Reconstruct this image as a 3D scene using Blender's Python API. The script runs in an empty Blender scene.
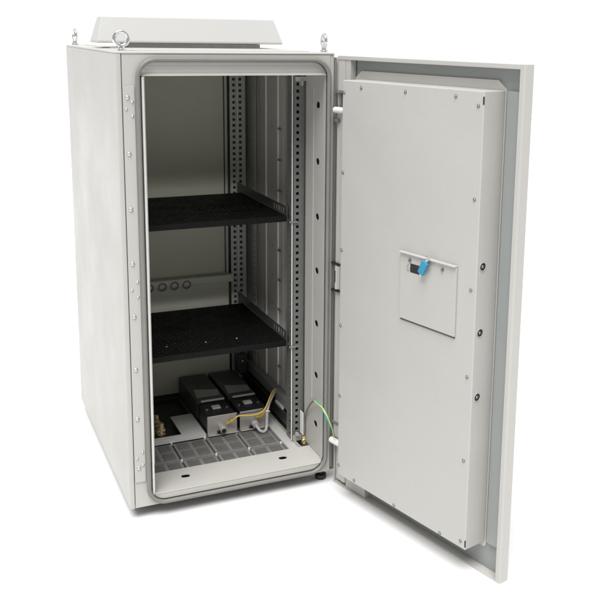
import bpy, bmesh, math, random
from mathutils import Vector, Matrix
random.seed(4)
C = bpy.context.scene.collection
SC = bpy.context.scene

# ------------------------------------------------------------------ materials
def mat(name, col, rough=.5, metal=0.0, bump=0.0, bscale=600, var=0.0, vscale=6, spec=.5, coat=0.0, streak=False, rvar=0.0, wav=0.0):
    m = bpy.data.materials.new(name); m.use_nodes = True
    nt = m.node_tree; N = nt.nodes; L = nt.links
    b = N['Principled BSDF']
    b.inputs['Base Color'].default_value = (*col, 1)
    b.inputs['Roughness'].default_value = rough
    b.inputs['Metallic'].default_value = metal
    b.inputs['Specular IOR Level'].default_value = spec
    b.inputs['Coat Weight'].default_value = coat
    tc = N.new('ShaderNodeTexCoord')
    mp = N.new('ShaderNodeMapping'); L.new(tc.outputs['Object'], mp.inputs['Vector'])
    if streak: mp.inputs['Scale'].default_value = (1, 1, .06)
    if var > 0 or rvar > 0:
        n = N.new('ShaderNodeTexNoise'); n.inputs['Scale'].default_value = vscale
        n.inputs['Detail'].default_value = 6; n.inputs['Roughness'].default_value = .6
        L.new(mp.outputs['Vector'], n.inputs['Vector'])
        if var > 0:
            r = N.new('ShaderNodeMix'); r.data_type = 'RGBA'
            r.inputs['A'].default_value = (*[c*(1-var) for c in col], 1)
            r.inputs['B'].default_value = (*[min(1, c*(1+var)) for c in col], 1)
            L.new(n.outputs['Fac'], r.inputs['Factor']); L.new(r.outputs['Result'], b.inputs['Base Color'])
        if rvar > 0:
            mr = N.new('ShaderNodeMapRange'); mr.inputs['From Min'].default_value = .3; mr.inputs['From Max'].default_value = .7
            mr.inputs['To Min'].default_value = max(.03, rough-rvar); mr.inputs['To Max'].default_value = rough+rvar
            L.new(n.outputs['Fac'], mr.inputs['Value']); L.new(mr.outputs['Result'], b.inputs['Roughness'])
    if bump > 0:
        n2 = N.new('ShaderNodeTexNoise'); n2.inputs['Scale'].default_value = bscale; n2.inputs['Detail'].default_value = 2
        L.new(tc.outputs['Object'], n2.inputs['Vector'])
        bp = N.new('ShaderNodeBump'); bp.inputs['Strength'].default_value = bump; bp.inputs['Distance'].default_value = .001
        L.new(n2.outputs['Fac'], bp.inputs['Height']); L.new(bp.outputs['Normal'], b.inputs['Normal'])
        if wav > 0:                                # faint oil-canning of the sheet
            n3 = N.new('ShaderNodeTexNoise'); n3.inputs['Scale'].default_value = 3.5; n3.inputs['Detail'].default_value = 1
            L.new(tc.outputs['Object'], n3.inputs['Vector'])
            b3 = N.new('ShaderNodeBump'); b3.inputs['Strength'].default_value = wav; b3.inputs['Distance'].default_value = .02
            L.new(n3.outputs['Fac'], b3.inputs['Height']); L.new(b3.outputs['Normal'], bp.inputs['Normal'])
    return m

M = dict(
    paint=mat('powder_coat_grey', (.470, .460, .436), .38, wav=.25, bump=.34, bscale=480, var=.028, vscale=5, rvar=.10),
    paint_door=mat('powder_coat_cover', (.468, .460, .438), .46, wav=.25, bump=.34, bscale=480, var=.03, vscale=5, rvar=.10),
    recess=mat('shaded_door_recess', (.275, .292, .286), .45, bump=.1, bscale=900, var=.05, vscale=4),  # darker than the paint: shade inside the door put into the colour
    liner=mat('galvanised_liner', (.52, .52, .43), .55, metal=.0, var=.10, vscale=5, rvar=.08),
    galv=mat('galvanised_rail', (.46, .46, .435), .42, metal=.35, var=.14, vscale=14, rvar=.1),
    cover_grey=mat('cable_cover_paint', (.60, .60, .52), .5, var=.06, vscale=6),
    bearer=mat('dark_bearer', (.10, .10, .095), .45, metal=.3, var=.15, vscale=14),
    rail_dark=mat('dull_zinc_rail', (.185, .19, .18), .45, metal=.4, var=.15, vscale=14, rvar=.08),
    galv_bright=mat('galvanised_pale_lit', (.74, .74, .71), .42, metal=.1, var=.08, vscale=20, rvar=.08),  # pale zinc; on ribs, rail edges and jamb edges it stands in for highlights
    galv_dark=mat('galvanised_bracket', (.25, .25, .24), .5, metal=.4, var=.15, vscale=14, rvar=.1),
    steel=mat('zinc_screw', (.62, .62, .60), .3, metal=.9, rvar=.08, vscale=40),
    screw=mat('dark_zinc_screw', (.30, .30, .29), .3, metal=.9, rvar=.08, vscale=40),
    chrome=mat('bright_steel', (.75, .75, .75), .14, metal=1.0, rvar=.05, vscale=30),
    alu=mat('brushed_aluminium', (.52, .50, .46), .42, metal=.55, var=.10, vscale=60, rvar=.08),
    gasket=mat('gasket_rubber', (.20, .193, .18), .42, bump=.15, bscale=300, var=.12, vscale=20),
    black=mat('black_powder_coat', (.0035, .0035, .0035), .55, spec=.18, bump=.15, bscale=700, rvar=.08, vscale=15),
    dark=mat('black_plastic', (.016, .016, .018), .45, bump=.1, bscale=500, rvar=.1, vscale=15),
    rubber=mat('foot_rubber', (.012, .012, .013), .5, bump=.2, bscale=200),
    tile=mat('grey_tile_plastic', (.20, .198, .190), .5, bump=.25, bscale=260, var=.22, vscale=30, rvar=.1),
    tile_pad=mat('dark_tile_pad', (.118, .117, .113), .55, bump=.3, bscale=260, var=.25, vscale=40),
    brass=mat('brass', (.80, .64, .42), .32, metal=.85, rvar=.1, vscale=40),
    white=mat('white_plastic', (.80, .79, .76), .4, var=.03),
    cable=mat('grey_cable_sheath', (.42, .42, .41), .45, var=.06, vscale=30),
    brownwire=mat('grey_brown_wire', (.20, .17, .14), .5),
    yellow=mat('yellow_wire', (.70, .50, .09), .45, var=.08, vscale=60),
    violet=mat('dark_wire', (.06, .05, .09), .5),
    blue=mat('blue_plastic', (.03, .25, .42), .38, var=.06, vscale=40),
    hood=mat('hood_paint', (.47, .47, .458), .45, bump=.12, bscale=900, var=.02, vscale=3),
    floor=mat('white_floor', (.74, .74, .74), .8, var=.01, vscale=2, spec=.1),
    grey_cover=mat('grey_unit_cover', (.075, .075, .070), .45, var=.12, vscale=12, rvar=.1),
)
M['green'] = mat('green_wire', (.03, .33, .30), .45, var=.1, vscale=60)
M['yellowgreen'] = mat('lime_wire', (.55, .58, .14), .45, var=.1, vscale=60)

# ------------------------------------------------------------------ mesh helpers
class MB:
    def __init__(s): s.bm = bmesh.new()
    def _merge(s, t):
        me = bpy.data.meshes.new('t'); t.to_mesh(me); t.free(); s.bm.from_mesh(me); bpy.data.meshes.remove(me)
    def box(s, x0, x1, y0, y1, z0, z1, bev=0.0, seg=2):
        t = bmesh.new()
        bmesh.ops.create_cube(t, size=1, matrix=Matrix.Translation(((x0+x1)/2, (y0+y1)/2, (z0+z1)/2)) @ Matrix.Diagonal((abs(x1-x0), abs(y1-y0), abs(z1-z0), 1)))
        if bev > 0:
            bmesh.ops.bevel(t, geom=t.edges[:], offset=bev, segments=seg, profile=.5, affect='EDGES', clamp_overlap=True)
        s._merge(t); return s
    def cyl(s, p0, p1, r, seg=20, r2=None, bev=0.0):
        p0 = Vector(p0); p1 = Vector(p1); d = p1-p0
        t = bmesh.new()
        bmesh.ops.create_cone(t, cap_ends=True, segments=seg, radius1=r, radius2=r if r2 is None else r2, depth=d.length)
        if bev > 0:
            ed = [e for e in t.edges if len(e.link_faces) == 2 and any(len(f.verts) > 4 for f in e.link_faces)]
            bmesh.ops.bevel(t, geom=ed, offset=bev, segments=2, profile=.5, affect='EDGES')
        bmesh.ops.transform(t, matrix=Matrix.Translation((p0+p1)/2) @ d.to_track_quat('Z', 'Y').to_matrix().to_4x4(), verts=t.verts)
        s._merge(t); return s
    def dome(s, p, n, r, h):
        t = bmesh.new(); bmesh.ops.create_uvsphere(t, u_segments=16, v_segments=8, radius=1)
        n = Vector(n)
        bmesh.ops.transform(t, matrix=Matrix.Translation(p) @ n.to_track_quat('Z', 'Y').to_matrix().to_4x4() @ Matrix.Diagonal((r, r, h, 1)), verts=t.verts)
        s._merge(t); return s
    def torus(s, c, ax, R, r, a=28, b=12):
        c = Vector(c); q = Vector(ax).to_track_quat('Z', 'Y')
        pts = [c + q @ Vector((R*math.cos(2*math.pi*i/a), R*math.sin(2*math.pi*i/a), 0)) for i in range(a)]
        return s.tube(pts, r, b, closed=True)
    def tube(s, pts, r, seg=10, closed=False, prof=None):
        pts = [Vector(p) for p in pts]; n = len(pts); bm = s.bm
        def tang(i):
            if closed: return (pts[(i+1) % n]-pts[i-1]).normalized()
            return (pts[min(i+1, n-1)]-pts[max(i-1, 0)]).normalized()
        t0 = tang(0); up = t0.orthogonal().normalized(); rings = []
        for i in range(n):
            t = tang(i); up = (up - t*up.dot(t)).normalized(); v = t.cross(up)
            rings.append([bm.verts.new(pts[i] + up*r*math.cos(2*math.pi*k/seg) + v*r*math.sin(2*math.pi*k/seg)) for k in range(seg)])
        for i in range(n if closed else n-1):
            A = rings[i]; B = rings[(i+1) % n]; off = 0
            if closed and i == n-1:
                off = min(range(seg), key=lambda o: (A[0].co-B[o].co).length)
            for k in range(seg):
                bm.faces.new((A[k], A[(k+1) % seg], B[(k+1+off) % seg], B[(k+off) % seg]))
        if not closed:
            bm.faces.new(rings[0][::-1]); bm.faces.new(rings[-1])
        return s
    def prism(s, poly, axis, a0, a1):
        """poly: 2D outline; axis index extruded between a0 and a1"""
        bm = s.bm
        def P(p, a):
            l = list(p); l.insert(axis, a); return l
        A = [bm.verts.new(P(p, a0)) for p in poly]; B = [bm.verts.new(P(p, a1)) for p in poly]
        k = len(poly)
        bm.faces.new(A); bm.faces.new(B[::-1])
        for i in range(k): bm.faces.new((A[i], B[i], B[(i+1) % k], A[(i+1) % k]))
        return s
    def plate(s, us, vs, hole, mp, thick):
        """perforated plate; hole(i,j) -> True leaves the cell open; mp(u,v)->3D; thick: vector"""
        t = bmesh.new(); V = {}
        def vert(i, j):
            if (i, j) not in V: V[(i, j)] = t.verts.new(mp(us[i], vs[j]))
            return V[(i, j)]
        for i in range(len(us)-1):
            for j in range(len(vs)-1):
                if not hole(i, j):
                    t.faces.new((vert(i, j), vert(i+1, j), vert(i+1, j+1), vert(i, j+1)))
        th = Vector(thick)
        g = bmesh.ops.extrude_face_region(t, geom=t.faces[:])
        bmesh.ops.translate(t, vec=th, verts=[e for e in g['geom'] if isinstance(e, bmesh.types.BMVert)])
        bmesh.ops.recalc_face_normals(t, faces=t.faces[:])
        s._merge(t); return s
    def build(s, name, m, parent=None, xf=None, recalc=True, angle=32):
        if xf: 
            for v in s.bm.verts: v.co = xf(v.co)
        if recalc: bmesh.ops.recalc_face_normals(s.bm, faces=s.bm.faces[:])
        off = root_off(parent)
        bmesh.ops.translate(s.bm, vec=-off, verts=s.bm.verts[:])
        me = bpy.data.meshes.new(name); s.bm.to_mesh(me); s.bm.free()
        for p in me.polygons: p.use_smooth = True
        me.set_sharp_from_angle(angle=math.radians(angle))
        me.materials.append(m)
        o = bpy.data.objects.new(name, me); C.objects.link(o)
        w = o.modifiers.new('wn', 'WEIGHTED_NORMAL'); w.keep_sharp = True
        if parent: o.parent = parent
        return o

def root_off(o):
    if o is None: return Vector((0, 0, 0))
    v = Vector((0, 0, 0))
    while o is not None: v += o.location; o = o.parent
    return v
def thing(name, label, cat, loc, group=None):
    o = bpy.data.objects.new(name, None); C.objects.link(o); o.location = loc
    o.empty_display_size = .05
    o['label'] = label; o['category'] = cat
    if group: o['group'] = group
    return o
def cut(o, cutter):
    """difference of a part with a mesh of holes, baked straight into the part"""
    off = root_off(o.parent)
    bmesh.ops.translate(cutter.bm, vec=-off, verts=cutter.bm.verts[:])
    bmesh.ops.recalc_face_normals(cutter.bm, faces=cutter.bm.faces[:])
    me = bpy.data.meshes.new('c'); cutter.bm.to_mesh(me); cutter.bm.free()
    c = bpy.data.objects.new('c', me); C.objects.link(c); c.parent = o.parent
    md = o.modifiers.new('b', 'BOOLEAN'); md.operation = 'DIFFERENCE'; md.object = c; md.solver = 'EXACT'
    while o.modifiers[0] != md: o.modifiers.move(o.modifiers.find('b'), 0)
    dg = bpy.context.evaluated_depsgraph_get(); dg.update()
    nm = bpy.data.meshes.new_from_object(o.evaluated_get(dg))
    o.modifiers.clear(); old = o.data; o.data = nm; nm.name = old.name; bpy.data.meshes.remove(old)
    bpy.data.objects.remove(c); bpy.data.meshes.remove(me)
    nm.set_sharp_from_angle(angle=math.radians(32))
def spline(pts, n=10):
    P = [Vector(p) for p in pts]; P = [P[0]*2-P[1]] + P + [P[-1]*2-P[-2]]; out = []
    for i in range(1, len(P)-2):
        for k in range(n):
            t = k/n; a, b, c, d = P[i-1], P[i], P[i+1], P[i+2]
            out.append(.5*((2*b)+(-a+c)*t+(2*a-5*b+4*c-d)*t*t+(-a+3*b-3*c+d)*t**3))
    out.append(P[-2]); return out
def clone(o, parent, delta):
    c = o.copy(); C.objects.link(c); c.parent = parent; c.location = o.location + Vector(delta); return c

# ------------------------------------------------------------------ dimensions
W, D, H = .60, .86, 1.248
GZ = -.033                                     # floor level
RZ = H + .0035                                  # raised part of the roof

# floor
f = MB(); f.box(-9, 9, -5, 14, GZ-.05, GZ)
fl = f.build('floor', M['floor']); fl['kind'] = 'structure'

cab = thing('outdoor_cabinet', 'tall light grey steel equipment cabinet standing with its front door swung wide open', 'cabinet', (W/2, D/2, GZ))

# outer shell
MB().box(0, .013, 0, D, 0, H-.0045, .003).build('side_panel', M['paint'], cab)
MB().box(W-.013, W, .004, D, 0, H-.0045, .003).build('side_panel', M['paint'], cab)
MB().box(.0135, W-.0135, D-.012, D-.001, .002, H-.0055).build('back_panel', M['paint'], cab)
r = MB().box(.0002, W-.0002, .0002, D-.0002, H-.005, H+.0015, .003, 3)
r.box(.05, W-.05, .07, D-.05, H+.0005, RZ, .004, 2).build('roof_panel', M['paint'], cab)
MB().box(.0135, W-.0135, .15, D-.0125, .002, .012).build('base_pan', M['galv_dark'], cab)

# front frame: four bars around the opening
fr = MB().plate([.0145, .0600, .5750, W-.0135], [.002, .0295, 1.214, H-.0055], lambda i, j: i == 1 and j == 1, lambda u, v: (u, .002, v), (0, .018, 0))
fr.build('front_frame', M['paint'], cab)
MB().box(.0150, .0445, -.001, .0015, .078, 1.163, .0006, 1).build('rivet_strip', M['paint'], cab)
rv = MB().dome((.0262, -.001, .9897), (0, -1, 0), .0062, .0042).build('rivet', M['steel'], cab)
for z in (1.134, .8445, .6985, .5533, .405, .264, .1207): clone(rv, cab, (0, 0, z-.9897))
rs = MB().dome((.0376, -.001, 1.1225), (0, -1, 0), .0042, .0032).build('screw', M['steel'], cab)
for x, z in ((.0225, 1.105), (.0376, 1.087), (.0376, .648), (.0225, .628), (.0376, .607), (.0376, .1657), (.0225, .1497), (.0376, .1285)):
    clone(rs, cab, (x-.0376, 0, z-1.1225))

# door gasket on the frame
def rrect(x0, x1, z0, z1, rad, y, n=10):
    pts = []
    for cx, cz, a0 in ((x1-rad, z1-rad, 0), (x0+rad, z1-rad, 90), (x0+rad, z0+rad, 180), (x1-rad, z0+rad, 270)):
        for k in range(n+1):
            a = math.radians(a0+90*k/n); pts.append((cx+rad*math.cos(a), y, cz+rad*math.sin(a)))
    return pts
def subdiv(pts, mx=.08):
    out = []
    for i, p in enumerate(pts):
        q = pts[(i+1) % len(pts)]; out.append(p); d = (Vector(q)-Vector(p)).length; n = int(d/mx)
        for k in range(1, n+1): out.append(tuple(Vector(p).lerp(Vector(q), k/(n+1))))
    return out
g = MB()
g.tube(subdiv(rrect(.0520, .5810, .0095, 1.2295, .048, -.0065)), .0058, 14, closed=True)
g.build('door_gasket', M['gasket'], cab, angle=60)
MB().tube(subdiv(rrect(.0575, .5755, .0150, 1.2240, .0425, .0005)), .0012, 8, closed=True).build('gasket_groove', M['dark'], cab, angle=60)

# inner frame tubes round the opening
def capsule_cut(mb, c, axis, L, w, depth):
    """stadium shaped cutter: long L, wide w; axis = (normal axis, long axis)"""
    na, la = axis; oa = 3-na-la; n = 8; poly = []
    for s_ in (1, -1):
        for k in range(n+1):
            a = math.pi*(k/n) - math.pi/2
            poly.append((s_*((L-w)/2 + w/2*math.cos(a)), s_*w/2*math.sin(a)))
    A = []; B = []
    for dd_, lst in ((-depth, A), (depth, B)):
        for (l, o_) in poly:
            p = [0, 0, 0]; p[na] = c[na]+dd_; p[la] = c[la]+l; p[oa] = c[oa]+o_; lst.append(mb.bm.verts.new(p))
    k = len(poly); mb.bm.faces.new(A); mb.bm.faces.new(B[::-1])
    for i in range(k): mb.bm.faces.new((A[i], B[i], B[(i+1) % k], A[(i+1) % k]))

sl = MB().box(.0535, .5845, -.001, .124, .0328, .0345, .0006, 1).build('sill', M['paint'], cab)
c = MB()
for x in (.174, .474): capsule_cut(c, (x, .073, .033), (2, 0), .026, .019, .02)
cut(sl, c)
MB().box(.0535, .5845, .0045, .1235, .018, .0195).build('sill_hole_shade', M['dark'], cab)  # added black sheet giving the sill holes their shade
MB().box(.0535, .5845, .0005, .004, .0155, .0322).build('sill_apron', M['paint'], cab)

for side in (1, -1):
    xin = .580 if side > 0 else .0665
    j = MB().box(*sorted((xin, xin+side*.0016)), .0005, .163, .0355, 1.187, .0006, 1)
    jo = j.build('jamb', M['paint'], cab)
    c = MB()
    for z in (1.10, .937, .774, .611, .448, .285, .128): capsule_cut(c, (xin, .071, z), (0, 1), .026, .019, .02)
    cut(jo, c)
    b = MB().box(*sorted((xin-side*.0016, xin+side*.0004)), .101, .1045, .20, 1.15, .0007, 1)
    b.build('jamb_bead', M['paint'], cab)
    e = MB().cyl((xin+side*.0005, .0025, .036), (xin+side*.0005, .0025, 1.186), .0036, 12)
    e.build('jamb_edge_glint', M['galv_bright'], cab)  # pale round strip painting the glint along the jamb's front edge
    
    MB().box(*sorted((xin+side*.0046, xin+side*.0056)), .0205, .163, .0355, 1.187).build('jamb_slot_shade', M['dark'], cab)  # added black sheet, paints the shade inside the jamb slots
hd = MB().box(.0535, .5845, .006, .16, 1.1955, 1.2135)
hd.prism([(-.001, 1.188), (.012, 1.188), (.012, 1.1953), (.005, 1.1953)], 0, .0535, .5845)
hd.build('header', M['paint'], cab)

# interior liners
MB().box(.068, .0695, .1635, .80, .03, 1.2).build('inner_wall', M['liner'], cab)
iw = MB().box(.590, .5915, .1635, .80, .03, 1.2).build('inner_wall', M['liner'], cab)
MB().box(.0700, .5895, .16, .80, 1.187, 1.19).build('inner_ceiling', M['liner'], cab)
MB().box(.0700, .506, .7125, .716, .03, 1.186).build('rear_panel', M['liner'], cab)
MB().box(.5065, .5895, .76, .764, .03, 1.186).build('rear_panel', M['galv_dark'], cab)
MB().box(.4925, .4945, .705, .7123, .46, 1.186).build('panel_trim', M['dark'], cab)
rc = MB().box(.10, .511, .676, .700, .4315, .457, .0015)
rc.box(.10, .4965, .682, .700, .29, .431, .0015)
rcv = rc.build('cable_entry_cover', M['cover_grey'], cab)
for x in (.2145, .259, .301, .344):
    MB().torus((x, .6765, .436), (0, 1, 0), .0125, .0032, 24, 8).build('knockout', M['galv_dark'], rcv)

# 19 inch rails: real square holes
def rail(x0, x1, y, holes, hw, zs0, zs1, pitch, thick, name, m):
    us = [x0]
    for h in holes: us += [h-hw, h+hw]
    us.append(x1)
    vs = [zs0]; z = zs0+pitch*.6
    while z+hw*2 < zs1: vs += [z, z+hw*2]; z += pitch
    vs.append(zs1)
    o = MB().plate(us, vs, lambda i, j: i % 2 == 1 and j % 2 == 1, lambda u, v: (u, y, v), (0, thick, 0))
    return o
for mir in (False, True):
    X = (lambda x: .648-x) if mir else (lambda x: x)
    k = rail(.546, .580, .176, (.5588,), .0045, .035, 1.183, .0204, .002, 'rack_rail', M['galv'])
    k.plate([.180, .193, .203, .225], [.035+.0204*.5*i for i in range(113)], lambda i, j: i == 1 and j % 2 == 1, lambda u, v: (.546, u, v), (-.002, 0, 0))
    k.build('rack_rail', M['rail_dark'], cab, xf=lambda v: Vector((X(v.x), v.y, v.z)))
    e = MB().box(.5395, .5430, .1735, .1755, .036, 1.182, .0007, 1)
    e.build('rail_edge_glint', M['galv_bright'], cab, xf=lambda v: Vector((X(v.x), v.y, v.z)))  # pale strip: highlight on the rail's edge put into the colour
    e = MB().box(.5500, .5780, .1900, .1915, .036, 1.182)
    e.build('rail_hole_shade', M['dark'], cab, xf=lambda v: Vector((X(v.x), v.y, v.z)))  # added black strip, paints the shade seen through the rail holes
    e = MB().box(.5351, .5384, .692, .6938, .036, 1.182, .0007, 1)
    e.build('rail_edge_glint', M['galv_bright'], cab, xf=lambda v: Vector((X(v.x), v.y, v.z)))  # rear rail's highlight, likewise put into the colour
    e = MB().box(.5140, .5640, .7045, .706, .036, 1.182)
    e.build('rail_hole_shade', M['dark'], cab, xf=lambda v: Vector((X(v.x), v.y, v.z)))  # added black strip for the shade in the rear rail's holes
    k = rail(.512, .566, .700, (.5265, .5495), .0048, .035, 1.183, .0198, .002, 'rack_rail', M['galv'])
    k.box(.5350, .5385, .6942, .6995, .036, 1.182, .001, 1)
    k.box(.566, .568, .700, .755, .036, 1.182)
    k.build('rack_rail', M['galv'], cab, xf=lambda v: Vector((X(v.x), v.y, v.z)))

# right-hand side wall: upright ribs, slotted strip, screws
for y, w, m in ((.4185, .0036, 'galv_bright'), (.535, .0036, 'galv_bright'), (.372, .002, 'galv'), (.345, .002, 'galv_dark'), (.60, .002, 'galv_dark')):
    MB().box(.5832 if m == 'galv_bright' else .5855, .5895, y-w, y+w, .10, 1.18, .001, 1).build('wall_rib', M[m], cab)  # palest ribs have the light on their edges put into the colour
MB().plate([.285, .298, .309, .322], [.06+.0102*i for i in range(110)], lambda i, j: i == 1 and j % 2 == 1, lambda u, v: (.578, u, v), (.002, 0, 0)).build('slotted_strip', M['galv'], cab)
MB().plate([.628, .640, .650, .662], [.06+.0099*i for i in range(113)], lambda i, j: i == 1 and j % 2 == 1, lambda u, v: (.580, u, v), (.002, 0, 0)).build('slotted_strip', M['galv'], cab)
MB().box(.5845, .5895, .236, .270, .14, 1.18, .001, 1).build('wall_channel', M['galv'], cab)
sc = MB().dome((.5895, .478, .30), (-1, 0, 0), .006, .004).build('wall_screw', M['galv_dark'], cab)
for k in range(1, 8): clone(sc, cab, (0, 0, .1*k))
for k in range(9):
    MB().box(.5815, .589, .388, .4115, .195+.1*k, .2005+.1*k).build('wall_clip', M['galv_dark'], cab)
# horizontal bearers low down on the right and the white floor channel
MB().box(.560, .588, .2265, .69, .096, .128, .002).build('side_bearer', M['galv_dark'], cab)
MB().box(.548, .5595, .2265, .69, .058, .092, .002).build('side_bearer', M['dark'], cab)
MB().box(.562, .586, .2265, .69, .040, .060, .002).build('side_bearer', M['galv'], cab)
MB().box(.5165, .5575, .1255, .60, .0185, .0315, .0015).build('floor_channel', M['paint'], cab)
MB().box(.5470, .5520, .1255, .60, .0317, .0365, .001).build('floor_channel', M['galv'], cab)
MB().box(.071, .0865, .1255, .60, .0185, .0315, .0015).build('floor_channel', M['paint'], cab)
# little brackets at the top and bottom of the front rail, earth stud with its white plate
MB().box(.548, .585, .1765-.012, .1755, 1.163, 1.176, .001).box(.562, .568, .155, .175, 1.150, 1.165, .001).build('rail_bracket', M['galv'], cab)
MB().box(.545, .579, .1655, .1755, .0355, .052, .001).cyl((.555, .1655, .06), (.555, .158, .06), .006, 12).build('rail_bracket', M['galv'], cab)
MB().box(.5685, .5705, .145, .172, .060, .135, .0008, 1).build('earth_plate', M['white'], cab)

tb = MB().box(.512, .545, .625, .675, .105, .175, .003).cyl((.520, .640, .1755), (.520, .640, .190), .008, 14).build('terminal_box', M['dark'], cab)
MB().dome((.527, .6245, .150), (0, -1, 0), .0042, .003).build('terminal_screw', M['steel'], tb)
MB().box(.553, .5595, .29, .36, .060, .100, .001).build('bearer_bracket', M['paint'], cab)
# base tiles
def base_tile(x0, x1, y0, y1):
    t = MB().box(x0+.0022, x1-.0022, y0+.0022, y1-.0022, .0125, .0235, .0015)
    o = t.build('base_tile', M['tile'], cab)
    q = MB(); mx = (x0+x1)/2; my = (y0+y1)/2
    for ax0, ax1 in ((x0+.012, mx-.006), (mx+.006, x1-.012)):
        for ay0, ay1 in (((y0+.012, my-.005), (my+.006, y1-.012)) if y1-y0 > .1 else ((y0+.012, y1-.012),)):
            q.box(ax0, ax1, ay0, ay1, .0237, .0262, .0012, 1)
    q.build('tile_pad', M['tile_pad'], o)
xs = [.0870, .194, .302, .4075, .5155]
for i in range(4):
    base_tile(xs[i], xs[i+1], .126, .1945)
    base_tile(xs[i], xs[i+1], .1955, .3225)
    base_tile(xs[i], xs[i+1], .3235, .45) if i > 1 else None
ts = MB().cyl((.194, .195, .018), (.194, .195, .0265), .0035, 12).build('tile_screw', M['white'], cab)
for x, y in ((.302, .195), (.4075, .195), (.513, .195), (.194, .323), (.302, .323), (.4075, .323)): clone(ts, cab, (x-.194, y-.195, 0))

# left hand flat plate with a window and two brass glands in it
pl = MB().plate([.0900, .235, .3075], [.326, .356, .505], lambda i, j: i == 0 and j == 1, lambda u, v: (u, v, .0345), (0, 0, -.003))
pl.box(.0900, .3075, .3265, .3285, .0240, .0312)
MB().box(.0875, .3100, .3300, .70, .0122, .0135).build('dark_window_sheet', M['dark'], cab)  # added black sheet, paints the dark below the plate's window
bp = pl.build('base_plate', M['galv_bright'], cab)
def gland(x, y, s=1.0):
    z = .0125
    g = MB()
    g.cyl((x, y, z), (x, y, z+.012), .012*s, 6, bev=.001); g.cyl((x, y, z+.012), (x, y, z+.022), .0085*s, 20)
    g.cyl((x, y, z+.022), (x, y, z+.030), .014*s, 6, bev=.001); g.cyl((x, y, z+.030), (x, y, z+.036), .0085*s, 20)
    g.cyl((x, y, z+.036), (x, y, z+.044), .014*s, 6, bev=.001); g.cyl((x, y, z+.044), (x, y, z+.062), .0085*s, 20, bev=.001)
    g.build('cable_gland', M['brass'], bp)
gland(.174, .375); gland(.1745, .440, .9)

# roof hood on its plinth
h = MB(); bm = h.bm
hx0, hx1, hy0, hy1, z0, z1 = .016, .575, .35, .47, 1.2645, 1.338
tx, ty = .019, .03
for (ring) in (1,):
    B0 = [bm.verts.new(p) for p in ((hx0, hy0, z0), (hx1, hy0, z0), (hx1, hy1, z0), (hx0, hy1, z0))]
    B1 = [bm.verts.new(p) for p in ((hx0, hy0, z0+.006), (hx1, hy0, z0+.006), (hx1, hy1, z0+.006), (hx0, hy1, z0+.006))]
    T = [bm.verts.new(p) for p in ((hx0+tx, hy0+ty, z1), (hx1-tx, hy0+ty, z1), (hx1-tx, hy1-.02, z1), (hx0+tx, hy1-.02, z1))]
    bm.faces.new(B0[::-1]); bm.faces.new(T)
    for A, B in ((B0, B1), (B1, T)):
        for i in range(4): bm.faces.new((A[i], A[(i+1) % 4], B[(i+1) % 4], B[i]))
bmesh.ops.bevel(bm, geom=bm.edges[:], offset=.0018, segments=2, profile=.5, affect='EDGES')
hood = h.build('roof_hood', M['hood'], cab)
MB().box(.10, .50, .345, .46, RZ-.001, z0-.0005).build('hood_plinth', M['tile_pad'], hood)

# lifting eyes
def eyebolt(x, y, ang):
    e = MB()
    ax = (math.cos(ang), math.sin(ang), 0)
    z = H+.0012
    e.cyl((x, y, z), (x, y, z+.006), .0105, 24, bev=.001)
    e.cyl((x, y, z+.006), (x, y, z+.015), .0085, 20, r2=.0062)
    e.torus((x, y, z+.031), ax, .0178, .0050, 32, 12)
    e.build('eyebolt', M['chrome'], cab, angle=50)
eyebolt(.024, .045, math.radians(-95)); eyebolt(.022, D-.05, math.radians(-176)); eyebolt(W-.012, .05, math.radians(-186)); eyebolt(W-.024, D-.05, math.radians(-120))

# levelling feet
for x, y in ((.582, .032), (.05, .10), (.582, D-.055), (.05, D-.055)):
    MB().cyl((x, y, GZ+.001), (x, y, GZ+.016), .0175, 24, bev=.003).cyl((x, y, GZ+.016), (x, y, .0015), .009, 18).build('levelling_foot', M['rubber'], cab)

# ------------------------------------------------------------------ the door
TH = 1.8179; DW = .6445; T_ = .029
dd = Vector((-math.cos(TH), -math.sin(TH), 0)); ni = Vector((-math.sin(TH), math.cos(TH), 0)); hg = Vector((.6154, -.0375, 0))
def dx(v): return hg + dd*v.x + ni*v.y + Vector((0, 0, v.z))
z0d, z1d = -.0335, 1.2416; u0 = -.034
d = MB()
d.box(u0, DW-.0042, -T_, -T_+.0029, z0d, z1d)
d.box(u0, DW-.0042, -T_+.003, -.0031, z1d-.0045, z1d)
d.box(u0, DW-.0042, -T_+.003, 0, z0d, z0d+.0045, .0012)
def arc(cx, cy, r_, a0, a1, n=5): return [(cx+r_*math.cos(math.radians(a0+(a1-a0)*k/n)), cy+r_*math.sin(math.radians(a0+(a1-a0)*k/n))) for k in range(n+1)]
d.prism([(DW-.0145, -.003), (DW-.0145, .0006)] + arc(DW-.005, -.0044, .005, 90, 0) + [(DW, -T_+.0005), (DW-.004, -T_+.0005), (DW-.004, -.005)], 2, z0d+.0002, z1d+.0002)
d.box(u0, DW-.0146, -.0030, .0004, z1d-.0105, z1d+.0001, .0008)
d.box(u0, u0+.004, -T_+.0032, -.002, z0d+.0048, z1d-.0048)
door = d.build('door', M['paint'], cab, xf=dx); 
MB().box(u0+.001, DW-.0045, -T_+.0032, -T_+.0045, z0d+.005, z1d-.005).build('door_skin_inside', M['recess'], door, xf=dx)
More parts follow.
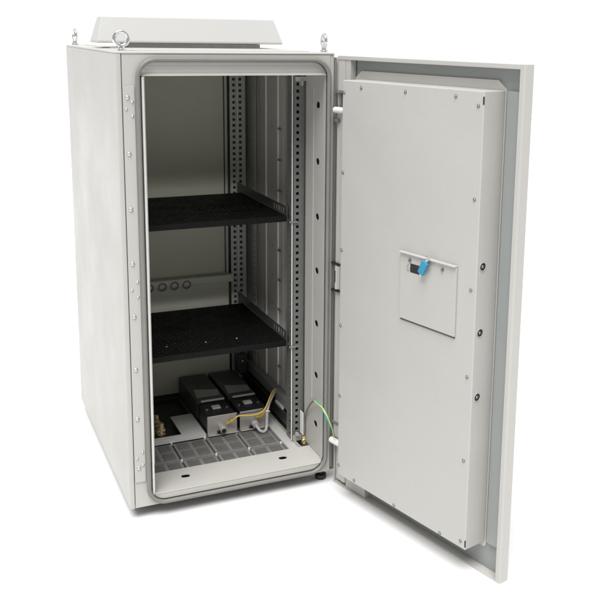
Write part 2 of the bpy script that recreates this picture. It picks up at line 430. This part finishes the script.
# hinge stile with its grooves
s = MB()
for a, b, o_, za, zb_ in ((u0, -.019, .001, .115, 1.075), (-.0175, -.004, .002, .115, 1.075), (-.0025, .020, -.002, z0d+.015, z1d-.006),
                        (u0+.002, -.0035, -.0015, 1.145, z1d-.006), (-.024, -.0035, -.0035, z0d+.015, .098)):
    s.box(a, b, -.022, o_, za, zb_, .0018, 2)
s.build('hinge_stile', M['paint'], door, xf=dx)
MB().prism([(.0208, z0d+.0055), (.112, z0d+.0055), (.100, .046), (.0208, .046)], 1, -.0260, -.0060).build('corner_plate', M['paint'], door, xf=dx)
# mounting plate with chamfered corners
bpz0, bpz1 = .028, 1.203
MB().prism([(.046, bpz1), (.006, bpz1-.030), (.006, bpz0+.02), (.02, bpz0), (.570, bpz0), (.5745, bpz0+.006), (.5745, bpz1-.022), (.548, bpz1)], 1, -.0245, -.020) \
    .build('mounting_plate', M['paint'], door, xf=lambda v: dx(Vector((v.x, v.y, v.z))))
# inner cover box
cv = MB().box(.052, .570, -.0198, .050, .042, 1.180, .0022, 3)
cover = cv.build('inner_cover', M['paint_door'], door, xf=dx)
MB().box(.5850, DW-.0152, -.0240, -.0100, .050, 1.180, .0012).build('edge_stiffener', M['recess'], door, xf=dx)
# cover screws
s0 = None
for (u, z) in [(.0595, 1.147), (.131, 1.163), (.304, 1.163), (.480, 1.163), (.5535, 1.146), (.0585, .930), (.553, .929), (.0575, .713), (.0575, .495), (.0575, .285), (.0575, .071),
             (.129, .052), (.301, .049), (.479, .048), (.553, .060), (.5525, .276), (.5525, .493), (.5535, .711)]:
    q = MB().cyl((u, .0498, z), (u, .0508, z), .0048, 16).dome((u, .0508, z), (0, 1, 0), .0038, .0028)
    q.build('cover_screw', M['screw'], door, xf=dx)
# rubber grommets in the side and the two fold slots
for z in (.769, .606, .443):
    q = MB().cyl((.5699, .031, z), (.5708, .031, z), .0100, 20)
    q.build('grommet', M['dark'], door, xf=dx)
    MB().torus((.571, .031, z), (1, 0, 0), .0101, .0008, 24, 6).build('grommet_ring', M['paint'], door, xf=dx)
    MB().dome((.5708, .031, z), (1, 0, 0), .0042, .002).build('grommet_core', M['screw'], door, xf=dx)
for z in (1.160, .060):
    MB().box(.5672, .5706, .0488, .0504, z-.010, z+.008).build('fold_slot', M['dark'], door, xf=dx)
# hatch plate with lock
hp = MB().box(.3075, .5085, .0502, .0555, .5835, .7578, .0012, 2)
hp.box(.3072, .5088, .0502, .0630, .7580, .7612, .0010, 2)
hp.build('hatch_plate', M['paint_door'], door, xf=dx)
MB().box(.309, .507, .0502, .0520, .5785, .5833).build('hatch_shadow', M['bearer'], door, xf=dx)  # dark strip painting the shadow under the hatch plate
for u in (.345, .462):
    MB().cyl((u, .0553, .7425), (u, .059, .7425), .0046, 6).cyl((u, .059, .7425), (u, .061, .7425), .003, 10).build('hatch_screw', M['screw'], door, xf=dx)
MB().box(.346, .381, .0553, .0560, .7120, .7350, .0003, 1).build('lock_slot', M['dark'], door, xf=dx)
MB().box(.335, .3455, .0553, .0585, .7165, .7285, .001, 1).build('lock_catch', M['steel'], door, xf=dx)
MB().box(.3815, .386, .0553, .0575, .7120, .7350, .001, 1).build('lock_plate', M['steel'], door, xf=dx)
# hinges
def hinge(z, big):
    q = MB()
    if big:
        q.box(-.044, -.030, -.020, -.004, z-.040, z+.040, .001).box(-.0285, -.010, -.012, .008, z-.036, z+.036, .002)
        q.cyl((-.019, .006, z-.036), (-.019, .006, z+.036), .006, 16)
    q.box(-.044, -.004, -.012, .010, z+.0415, z+.0455, .001) if big else None
    return q
MB().box(-.043, -.029, -.018, .000, .574, .648, .001).build('hinge_leaf', M['galv_dark'], door, xf=dx)
hb = MB().box(-.0275, -.008, -.012, .0075, .577, .645, .002).cyl((-.0185, .007, .577), (-.0185, .007, .645), .0055, 16)
hb.build('hinge_block', M['paint'], door, xf=dx)
for z in (.651, .5705): MB().box(-.044, -.006, -.012, .009, z-.002, z+.002, .0008, 1).build('hinge_leaf', M['dark'], door, xf=dx)
MB().box(-.0205, -.0175, .012, .0135, .598, .632).build('hinge_slot', M['dark'], door, xf=dx)
for z, L in ((1.093, .0085), (.109, .0095)):
    MB().cyl((-.030, .012, z), (.020, .012, z), L, 18, bev=.002).build('hinge_rod', M['white'], door, xf=dx)
MB().box(-.040, .002, -.01, .0045, 1.1395, 1.1440, .001).build('hinge_leaf', M['galv_dark'], door, xf=dx)
MB().box(-.020, -.016, -.01, .0015, 1.107, 1.138).build('hinge_leaf', M['galv_dark'], door, xf=dx)
MB().cyl((-.040, .002, 1.061), (-.020, .006, 1.061), .006, 12).build('hinge_screw', M['galv_dark'], door, xf=dx)
MB().box(-.036, -.008, -.01, .006, .160, .166, .001).build('hinge_leaf', M['galv_dark'], door, xf=dx)
# post of the cabinet the hinges bite on
MB().box(.6003, .650, .030, .055, -.010, H-.012, .001).build('hinge_post', M['gasket'], cab)
MB().box(.6003, .6065, .004, .0295, .012, H-.012, .001).build('hinge_post', M['gasket'], cab)
MB().box(.6002, .648, .010, .0290, 1.145, H-.012, .001).build('hinge_cover', M['paint'], cab)

# ------------------------------------------------------------------ shelves
def shelf(z, label):
    t = thing('shelf', label, 'shelf', (.30, .41, z), 'shelves on the rack rails')
    us = [.072]; n = 34; p = (.530-.072-.03)/n
    for i in range(n): us += [.087+p*i+p*.26, .087+p*i+p*.74]
    us.append(.530)
    vs = [.193]
    rows = [.205+.0125*i for i in range(8)] + [.335+.0125*i for i in range(6)] + [.46+.0125*i for i in range(11)]
    for y in rows: vs += [y, y+.0062]
    vs.append(.632)
    MB().plate(us, vs, lambda i, j: i % 2 == 1 and j % 2 == 1 and (i//2 + j//2) % 2 == 0, lambda u, v: (u, v, z), (0, 0, -.002)).build('tray', M['black'], t)
    MB().box(.072, .530, .191, .1928, z-.017, z+.0005, .0006, 1).build('front_lip', M['black'], t)
    # right and left bearers with slotted ears
    for mir in (False, True):
        X = (lambda x: .602-x) if mir else (lambda x: x)
        k = MB()
        ys = [.200, .212]
        for i in range(5): ys += [.2145+.021*i+.009, .2145+.021*i+.021]
        ys += [.69]
        def hole(i, j): return j == 1 and i % 2 == 0 and 2 <= i <= 10
        k.plate(ys, [z-.016, z+.003, z+.020, z+.027], hole, lambda u, v: (.534, u, v), (.002, 0, 0))
        k.box(.5365, .5455, .181, .69, z-.016, z-.0135)
        k.build('bearer', M['bearer'], t, xf=lambda v: Vector((X(v.x), v.y, v.z)))
        e = MB().box(.531, .558, .1695, .1728, z-.018, z-.0135, .0006, 1)
        e.build('ear', M['galv_dark'], t, xf=lambda v: Vector((X(v.x), v.y, v.z)))
    return t
shelf(.757, 'upper black perforated metal shelf, about halfway up inside the cabinet')
t2 = shelf(.362, 'lower black perforated metal shelf with bright screws, above the base units')
for x, y in ((.175, .275), (.296, .272), (.395, .272)):
    MB().dome((x, y, .362), (0, 0, 1), .0032, .002).build('shelf_screw', M['steel'], t2)

# ------------------------------------------------------------------ two box units on the base
def unit(x0, x1, label, cabled):
    t = thing('power_unit', label, 'power unit', ((x0+x1)/2, .51, .0275), 'power units on the cabinet base')
    y0 = .328
    MB().box(x0+.002, x1-.002, y0+.003, .455, .0275, .0865, .002).build('terminal_block', M['dark'], t)
    MB().box(x0, x1, y0, y0+.0025, .0275, .0905, .0008, 1).box(x0, x1, y0-.012, y0-.0002, .0275, .0300, .0005, 1).build('front_plate', M['alu'], t)
    q = MB().box(x0+.001, x1-.001, .456, .70, .0275, .0935, .003)
    q.build('cover', M['grey_cover'], t)
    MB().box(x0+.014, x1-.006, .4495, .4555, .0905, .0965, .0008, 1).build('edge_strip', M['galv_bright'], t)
    MB().prism([(x0+.010, .488), (x1-.010, .488), (x1-.004, .536), (x0+.018, .56)], 2, .0937, .0952).build('cover_label', M['galv'], t)
    mx = (x0+x1)/2
    MB().box(mx-.014, mx+.014, .388, .412, .0867, .0925, .0015).build('socket', M['galv_bright'], t)
    for x in (x0+.016, x1-.016): MB().cyl((x, .388, .0867), (x, .388, .0915), .0045, 12).build('terminal_screw', M['steel'], t)
    cx = mx-.004
    MB().cyl((cx, y0, .052), (cx, y0-.014, .052), .0125, 6, bev=.001).cyl((cx, y0-.014, .052), (cx, y0-.030, .049), .0105, 20, bev=.001).build('gland', M['cable'], t)
    if not cabled: MB().cyl((cx, y0-.0301, .049), (cx, y0-.0312, .0488), .0075, 18).build('gland_hole', M['dark'], t)
    MB().box(mx-.018, mx+.008, y0-.006, y0-.0003, .031, .038, .001).build('cable_clip', M['dark'], t)
    return t
unit(.3125, .4115, 'left base unit with black top and aluminium front plate, its round gland empty', False)
unit(.4210, .5190, 'right base unit with black top and aluminium front plate, grey cable entering its gland', True)

# cables
t = thing('power_cable', 'thick grey cable looping up from the right base unit to the side wall', 'cable', (.48, .30, .0275))
pth = [(.466, .302, .049), (.468, .290, .045), (.474, .282, .036), (.486, .280, .031), (.497, .288, .036), (.503, .298, .055), (.507, .306, .085), (.520, .325, .105), (.540, .350, .118), (.556, .372, .122), (.566, .382, .122)]
MB().tube(spline(pth, 8), .0048, 12).build('sheath', M['cable'], t, angle=60)
MB().torus((.508, .307, .088), (.3, .3, 1), .0072, .0022, 18, 8).build('cable_tie', M['white'], t)
t = thing('earth_lead', 'yellow earth lead running from the left base unit across the right one', 'wire', (.44, .31, .0275))
pth = [(.3790, .322, .059), (.390, .308, .074), (.408, .302, .0895), (.440, .300, .0865), (.470, .300, .0860), (.494, .302, .0945), (.512, .315, .112), (.530, .340, .124), (.552, .370, .130), (.566, .380, .127)]
MB().tube(spline(pth, 8), .0026, 10).build('core', M['yellow'], t, angle=60)
MB().tube([(.3785, .327, .057), (.389, .310, .073)], .0048, 10).build('lug', M['yellow'], t, angle=60)
MB().tube(spline([(.476, .322, .066), (.486, .310, .074), (.497, .304, .090)], 6), .0042, 10).build('lug', M['yellow'], t, angle=60)
MB().tube(spline([(.402, .312, .0905), (.430, .306, .0935), (.470, .306, .0925), (.500, .308, .101), (.516, .322, .116)], 6), .0018, 8).build('second_wire', M['violet'], t, angle=60)
t = thing('earth_strap_wire', 'green and yellow earth wire arching from the cabinet jamb to the open door', 'wire', (.58, .13, .0355))
full = spline([(.574, .150, .045), (.575, .148, .075), (.575, .145, .120), (.5700, .100, .175), (.5631, .04, .2174), (.5579, 0, .224), (.5603, -.025, .2192), (.5647, -.045, .2045),
               (.5750, -.051, .1765), (.5850, -.050, .1537), (.5935, -.040, .1290)], 8)
MB().tube(full[:33], .0026, 10).build('lower_wire', M['brownwire'], t, angle=60)
Bp = full[32:]
for k_, m_ in ((0, 'green'), (math.pi, 'yellowgreen')):
    MB().tube([p + Vector((.0013*math.cos(k_+i*.12), 0, .0013*math.sin(k_+1.6+i*.12))) for i, p in enumerate(Bp)], .0021, 10).build('upper_wire', M[m_], t, angle=60)
MB().cyl((.574, .150, .030), (.574, .150, .054), .0050, 12).build('lug', M['yellow'], t, angle=60)
MB().torus((.573, .148, .0385), (0, 1, .3), .0065, .0026, 18, 8).build('ring_terminal', M['steel'], t)

# key in the hatch lock
kp = dx(Vector((.395, .062, .735)))
t = thing('key', 'small blue-headed key hanging in the lock of the door hatch', 'key', kp)
rot = Matrix.Rotation(math.radians(27), 3, 'Y')
def kx(v):
    q = rot @ Vector((v.x, 0, v.z)); return dx(Vector((.4065+q.x, v.y, .7375+q.z)))
MB().box(-.0098, .0098, .064, .073, -.0185, .0185, .002, 2).build('head', M['blue'], t, xf=kx)
MB().box(-.004, .004, .066, .069, .0187, .027, .001).torus((.0, .0675, .030), (0, 1, 0), .0055, .0016, 18, 8).build('ring', M['steel'], t, xf=kx)
MB().box(-.004, .004, .066, .069, -.028, -.0187, .001).build('blade', M['steel'], t, xf=kx)

# ------------------------------------------------------------------ camera (solved from the photograph)
R = Matrix(((.9071, .0670, -.4155), (-.4206, .1828, -.8887), (.0164, .9809, .1940)))
import mathutils
cam = bpy.data.cameras.new('camera'); co = bpy.data.objects.new('camera', cam); C.objects.link(co)
co.matrix_world = Matrix.Translation((-.4497, -2.4059, 1.3091)) @ R.to_quaternion().to_matrix().to_4x4()
cam.sensor_width = 36; cam.lens = 933.24/600*36
cam.shift_x = (300-356.97)/600; cam.shift_y = (215.64-300)/600
cam.clip_end = 200; cam.clip_start = .05
SC.camera = co

# ------------------------------------------------------------------ light: white studio surround, dimmer behind the camera
w = bpy.data.worlds.new('World'); SC.world = w; w.use_nodes = True
nt = w.node_tree; N = nt.nodes; L = nt.links; bg = N['Background']
tc = N.new('ShaderNodeTexCoord'); dp = N.new('ShaderNodeVectorMath'); dp.operation = 'DOT_PRODUCT'
dp.inputs[1].default_value = Vector((.60, .79, -.10)).normalized()
L.new(tc.outputs['Generated'], dp.inputs[0])
rp = N.new('ShaderNodeValToRGB'); e = rp.color_ramp.elements
mr = N.new('ShaderNodeMapRange'); mr.inputs['From Min'].default_value = -1; mr.inputs['From Max'].default_value = 1
L.new(dp.outputs['Value'], mr.inputs['Value']); L.new(mr.outputs['Result'], rp.inputs['Fac'])
e[0].position = .22; e[0].color = (.42, .42, .42, 1); e[1].position = .74; e[1].color = (1, 1, 1, 1)
L.new(rp.outputs['Color'], bg.inputs['Color']); bg.inputs['Strength'].default_value = 1.03

def area(name, loc, target, sx, sy, power, col=(1, 1, 1)):
    l = bpy.data.lights.new(name, 'AREA'); l.shape = 'RECTANGLE'; l.size = sx; l.size_y = sy; l.energy = power; l.color = col
    o = bpy.data.objects.new(name, l); C.objects.link(o); o.location = loc
    o.rotation_euler = (Vector(target)-Vector(loc)).to_track_quat('-Z', 'Y').to_euler(); return o
l = bpy.data.lights.new('overhead_light', 'SUN'); l.energy = 4.4; l.angle = math.radians(42); l.color = (1, .99, .975)
o = bpy.data.objects.new('overhead_light', l); C.objects.link(o); o.location = (-2, -1, 4)
o.rotation_euler = Vector((.27, .37, -.89)).to_track_quat('-Z', 'Y').to_euler()

SC.view_settings.view_transform = 'Standard'; SC.view_settings.look = 'None'
SC.view_settings.exposure = 0; SC.view_settings.gamma = 1
SC.cycles.max_bounces = 10; SC.cycles.diffuse_bounces = 5
SC.render.film_transparent = False
